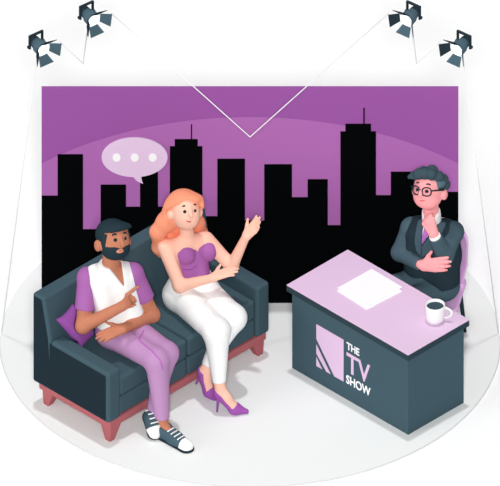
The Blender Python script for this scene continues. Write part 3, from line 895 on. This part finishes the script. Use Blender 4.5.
# hair
g = SDF(hH.c - .34, hH.c + .34, .0065)
g.ell(hH, 0, -.025, .03, .128, .132, .122, .02)
for (a, f_, u, r) in ((-.085, .06, .10, .045), (-.045, .08, .13, .045), (.0, .07, .138, .046), (.05, .05, .135, .042), (.085, .0, .105, .045), (.095, -.05, .07, .045), (-.085, -.02, .105, .042), (.0, -.05, .125, .05), (-.045, -.0, .13, .042), (.095, -.08, .02, .045), (-.115, .075, .09, .026)):
    g.ell(hH, a * 1.04, f_ * 1.04, u + .006, r, r, r, .008)
def hairH(a, f_, u):
    top = .088 + .0 * a - u
    back = np.maximum(f_ - .045, -.045 - u)
    return np.minimum(top, back)
g.keep(hairH, hH)
for sd in (-1, 1): g.ell(hH, sd * .145, -.015, -.035, .05, .04, .045, .01, 'sub')
hh = g.build('hair', M_HAIR_H, host)
g = SDF(hH.c - .3, hH.c + .3, .006); g.ell(hH, 0, -.025, .05, .139, .145, .141, .02)
g.keep(lambda a, f_, u: np.maximum(poly_sd(f_, u, [(.046, .082), (-.01, .085), (-.03, .055), (.0, .035), (.05, .03)]), .04 - a), hH)
g.build('temple_hair', M_HAIR_G, hh)
for a in (-.045, .042): face_disc('eye', bvH, hH, a, .014, .0145, M_EYE, host)
face_line('eyebrow', bvH, hH, arc(-.062, .060, -.030, .066, .006), .006, M_HAIR_D, host)
face_line('eyebrow', bvH, hH, arc(.030, .066, .064, .060, .006), .006, M_HAIR_D, host)
face_line('mouth', bvH, hH, arc(-.014, -.064, .030, -.058, -.006), .0045, M_LIPW, host)
gl = None
for a in (-.048, .046):
    p, n = on_face(bvH, hH, a, .012)
    c = p + hH.f * .012; e = nrm(hH.a - .35 * np.sign(a) * hH.f); uu = hH.u
    q = []
    for t in np.linspace(0, 2 * math.pi, 32, endpoint=False):
        rx = .036 * abs(math.cos(t)) ** .8 * np.sign(math.cos(t)); rz_ = .034 * abs(math.sin(t)) ** .8 * np.sign(math.sin(t))
        q.append(c + e * rx + uu * rz_)
    o = tube('glasses' if gl is None else 'rim', q, .0055, M_EYE, host if gl is None else gl, n=8, closed=True)
    if gl is None: gl = o; ca = c
    else: cb_ = c
tube('bridge', [ca + hH.a * .034 + hH.u * .008, (ca + cb_) / 2 + hH.f * .014 + hH.u * .014, cb_ - hH.a * .034 + hH.u * .008], .005, M_EYE, gl)
tube('temple', [cb_ + hH.a * .034 - hH.f * .012 + hH.u * .010, hH.p(.122, .06, .020), hH.p(.130, -.01, .006)], .0065, M_EYE, gl)
tube('temple', [ca - hH.a * .034 - hH.f * .012 + hH.u * .010, hH.p(-.122, .06, .020), hH.p(-.130, -.01, .006)], .0065, M_EYE, gl)

# ------------------------------------------------------------------ host's chair
ch = thing('office_chair', (.84, 1.17, 0), 'lilac moulded chair with dark legs behind the desk', 'chair')
fc = Frame((.84, 1.16, 0), (.534, -.845, 0))
# shell: curved back and seat
def shell(d0, d1, hw, z0, z1, lean, n=14, mrows=12, wrap=.10):
    P = []
    for dd in (d0, d1):
        for i in range(mrows + 1):
            t = i / mrows; z = z0 + (z1 - z0) * t
            rnd = hw * (1 - .28 * max(0, (t - .72) / .28) ** 2.2) * (.86 + .14 * min(1, t * 3))
            for j in range(n + 1):
                w_ = (2 * j / n - 1)
                P.append(fc.p(rnd * w_, -dd - lean * t + wrap * abs(w_) ** 2.2, z))
    K = (mrows + 1) * (n + 1); F = []
    for b in range(2):
        for i in range(mrows):
            for j in range(n):
                q = (b * K + i * (n + 1) + j, b * K + i * (n + 1) + j + 1, b * K + (i + 1) * (n + 1) + j + 1, b * K + (i + 1) * (n + 1) + j)
                F.append(q if b else q[::-1])
    edge = [i * (n + 1) for i in range(mrows + 1)] + [mrows * (n + 1) + j for j in range(1, n + 1)] + [i * (n + 1) + n for i in range(mrows - 1, -1, -1)] + list(range(n - 1, 0, -1))
    for a, b in zip(edge, edge[1:] + edge[:1]): F.append((a, b, K + b, K + a))
    return P, F
P, F = shell(.25, .29, .25, .49, .98, .05)
bkc = obj('backrest', P, F, M_CHAIR, ch, smooth=True)
bm = bmesh.new(); bm.from_mesh(bkc.data); bmesh.ops.recalc_face_normals(bm, faces=bm.faces); bm.to_mesh(bkc.data); bm.free()
b = bkc.modifiers.new('bevel', 'BEVEL'); b.width = .012; b.segments = 3; b.limit_method = 'ANGLE'; b.angle_limit = math.radians(50)
st = prism('seat', [(-.23, -.25), (.23, -.25), (.25, .18), (.18, .24), (-.18, .24), (-.25, .18)], fc.p(0, 0, .43), fc.a, fc.f, V(0, 0, 1), .06, M_CHAIR, ch, bevel=.02, seg=4)
for a in (-.19, .19):
    for f_ in (-.17, .19):
        tube('leg', [fc.p(a, f_, .44), fc.p(a * 1.18, f_ * 1.25, .0)], [.020, .014], M_LAMPD, ch, n=10)

# ================================================================== CAMERA AND LIGHT
cam = bpy.data.cameras.new('camera'); cam.type = 'ORTHO'; cam.ortho_scale = 500 / S; cam.clip_end = 80
co = bpy.data.objects.new('camera', cam); COL.objects.link(co)
co.location = Vector(CU * (117 / S) + CD * 18)
co.rotation_euler = Matrix((CR, CU, CD)).transposed().to_euler()
sc.camera = co
w = bpy.data.worlds.new('studio'); w.use_nodes = True; sc.world = w
wn = w.node_tree; bg = wn.nodes['Background']
bg.inputs['Color'].default_value = (1, 1, 1, 1)
# an even white studio surround, brighter on the side of the desk's front
tcw = wn.nodes.new('ShaderNodeTexCoord'); dp = wn.nodes.new('ShaderNodeVectorMath'); dp.operation = 'DOT_PRODUCT'
dp.inputs[1].default_value = nrm((-.5, -.4, .75))
mp = wn.nodes.new('ShaderNodeMapRange'); mp.inputs['From Min'].default_value = -1; mp.inputs['From Max'].default_value = 1
mp.inputs['To Min'].default_value = .0; mp.inputs['To Max'].default_value = .38
wn.links.new(tcw.outputs['Generated'], dp.inputs[0]); wn.links.new(dp.outputs['Value'], mp.inputs['Value'])
wn.links.new(mp.outputs['Result'], bg.inputs['Strength'])
def sun(name, d, e, ang):
    l = bpy.data.lights.new(name, 'SUN'); l.energy = e; l.angle = math.radians(ang)
    o = bpy.data.objects.new(name, l); COL.objects.link(o)
    o.rotation_euler = Vector(d).to_track_quat('-Z', 'Y').to_euler(); o.location = (0, 0, 5)
sun('overhead_light', (.045, -.045, -1), 1.05, 2.0)
sun('side_fill_light', (.25, 1, -.3), .65, 25)  # added fill, keeps the desk front brighter than its right face
sun('front_fill_light', -CD, 1.98, 6)  # added along the view axis for flat shading, its shadows hidden
vs_ = sc.view_settings
vs_.view_transform = 'Standard'; vs_.look = 'None'; vs_.gamma = 1; vs_.exposure = .05; vs_.use_curve_mapping = False
sc.cycles.use_denoising = True
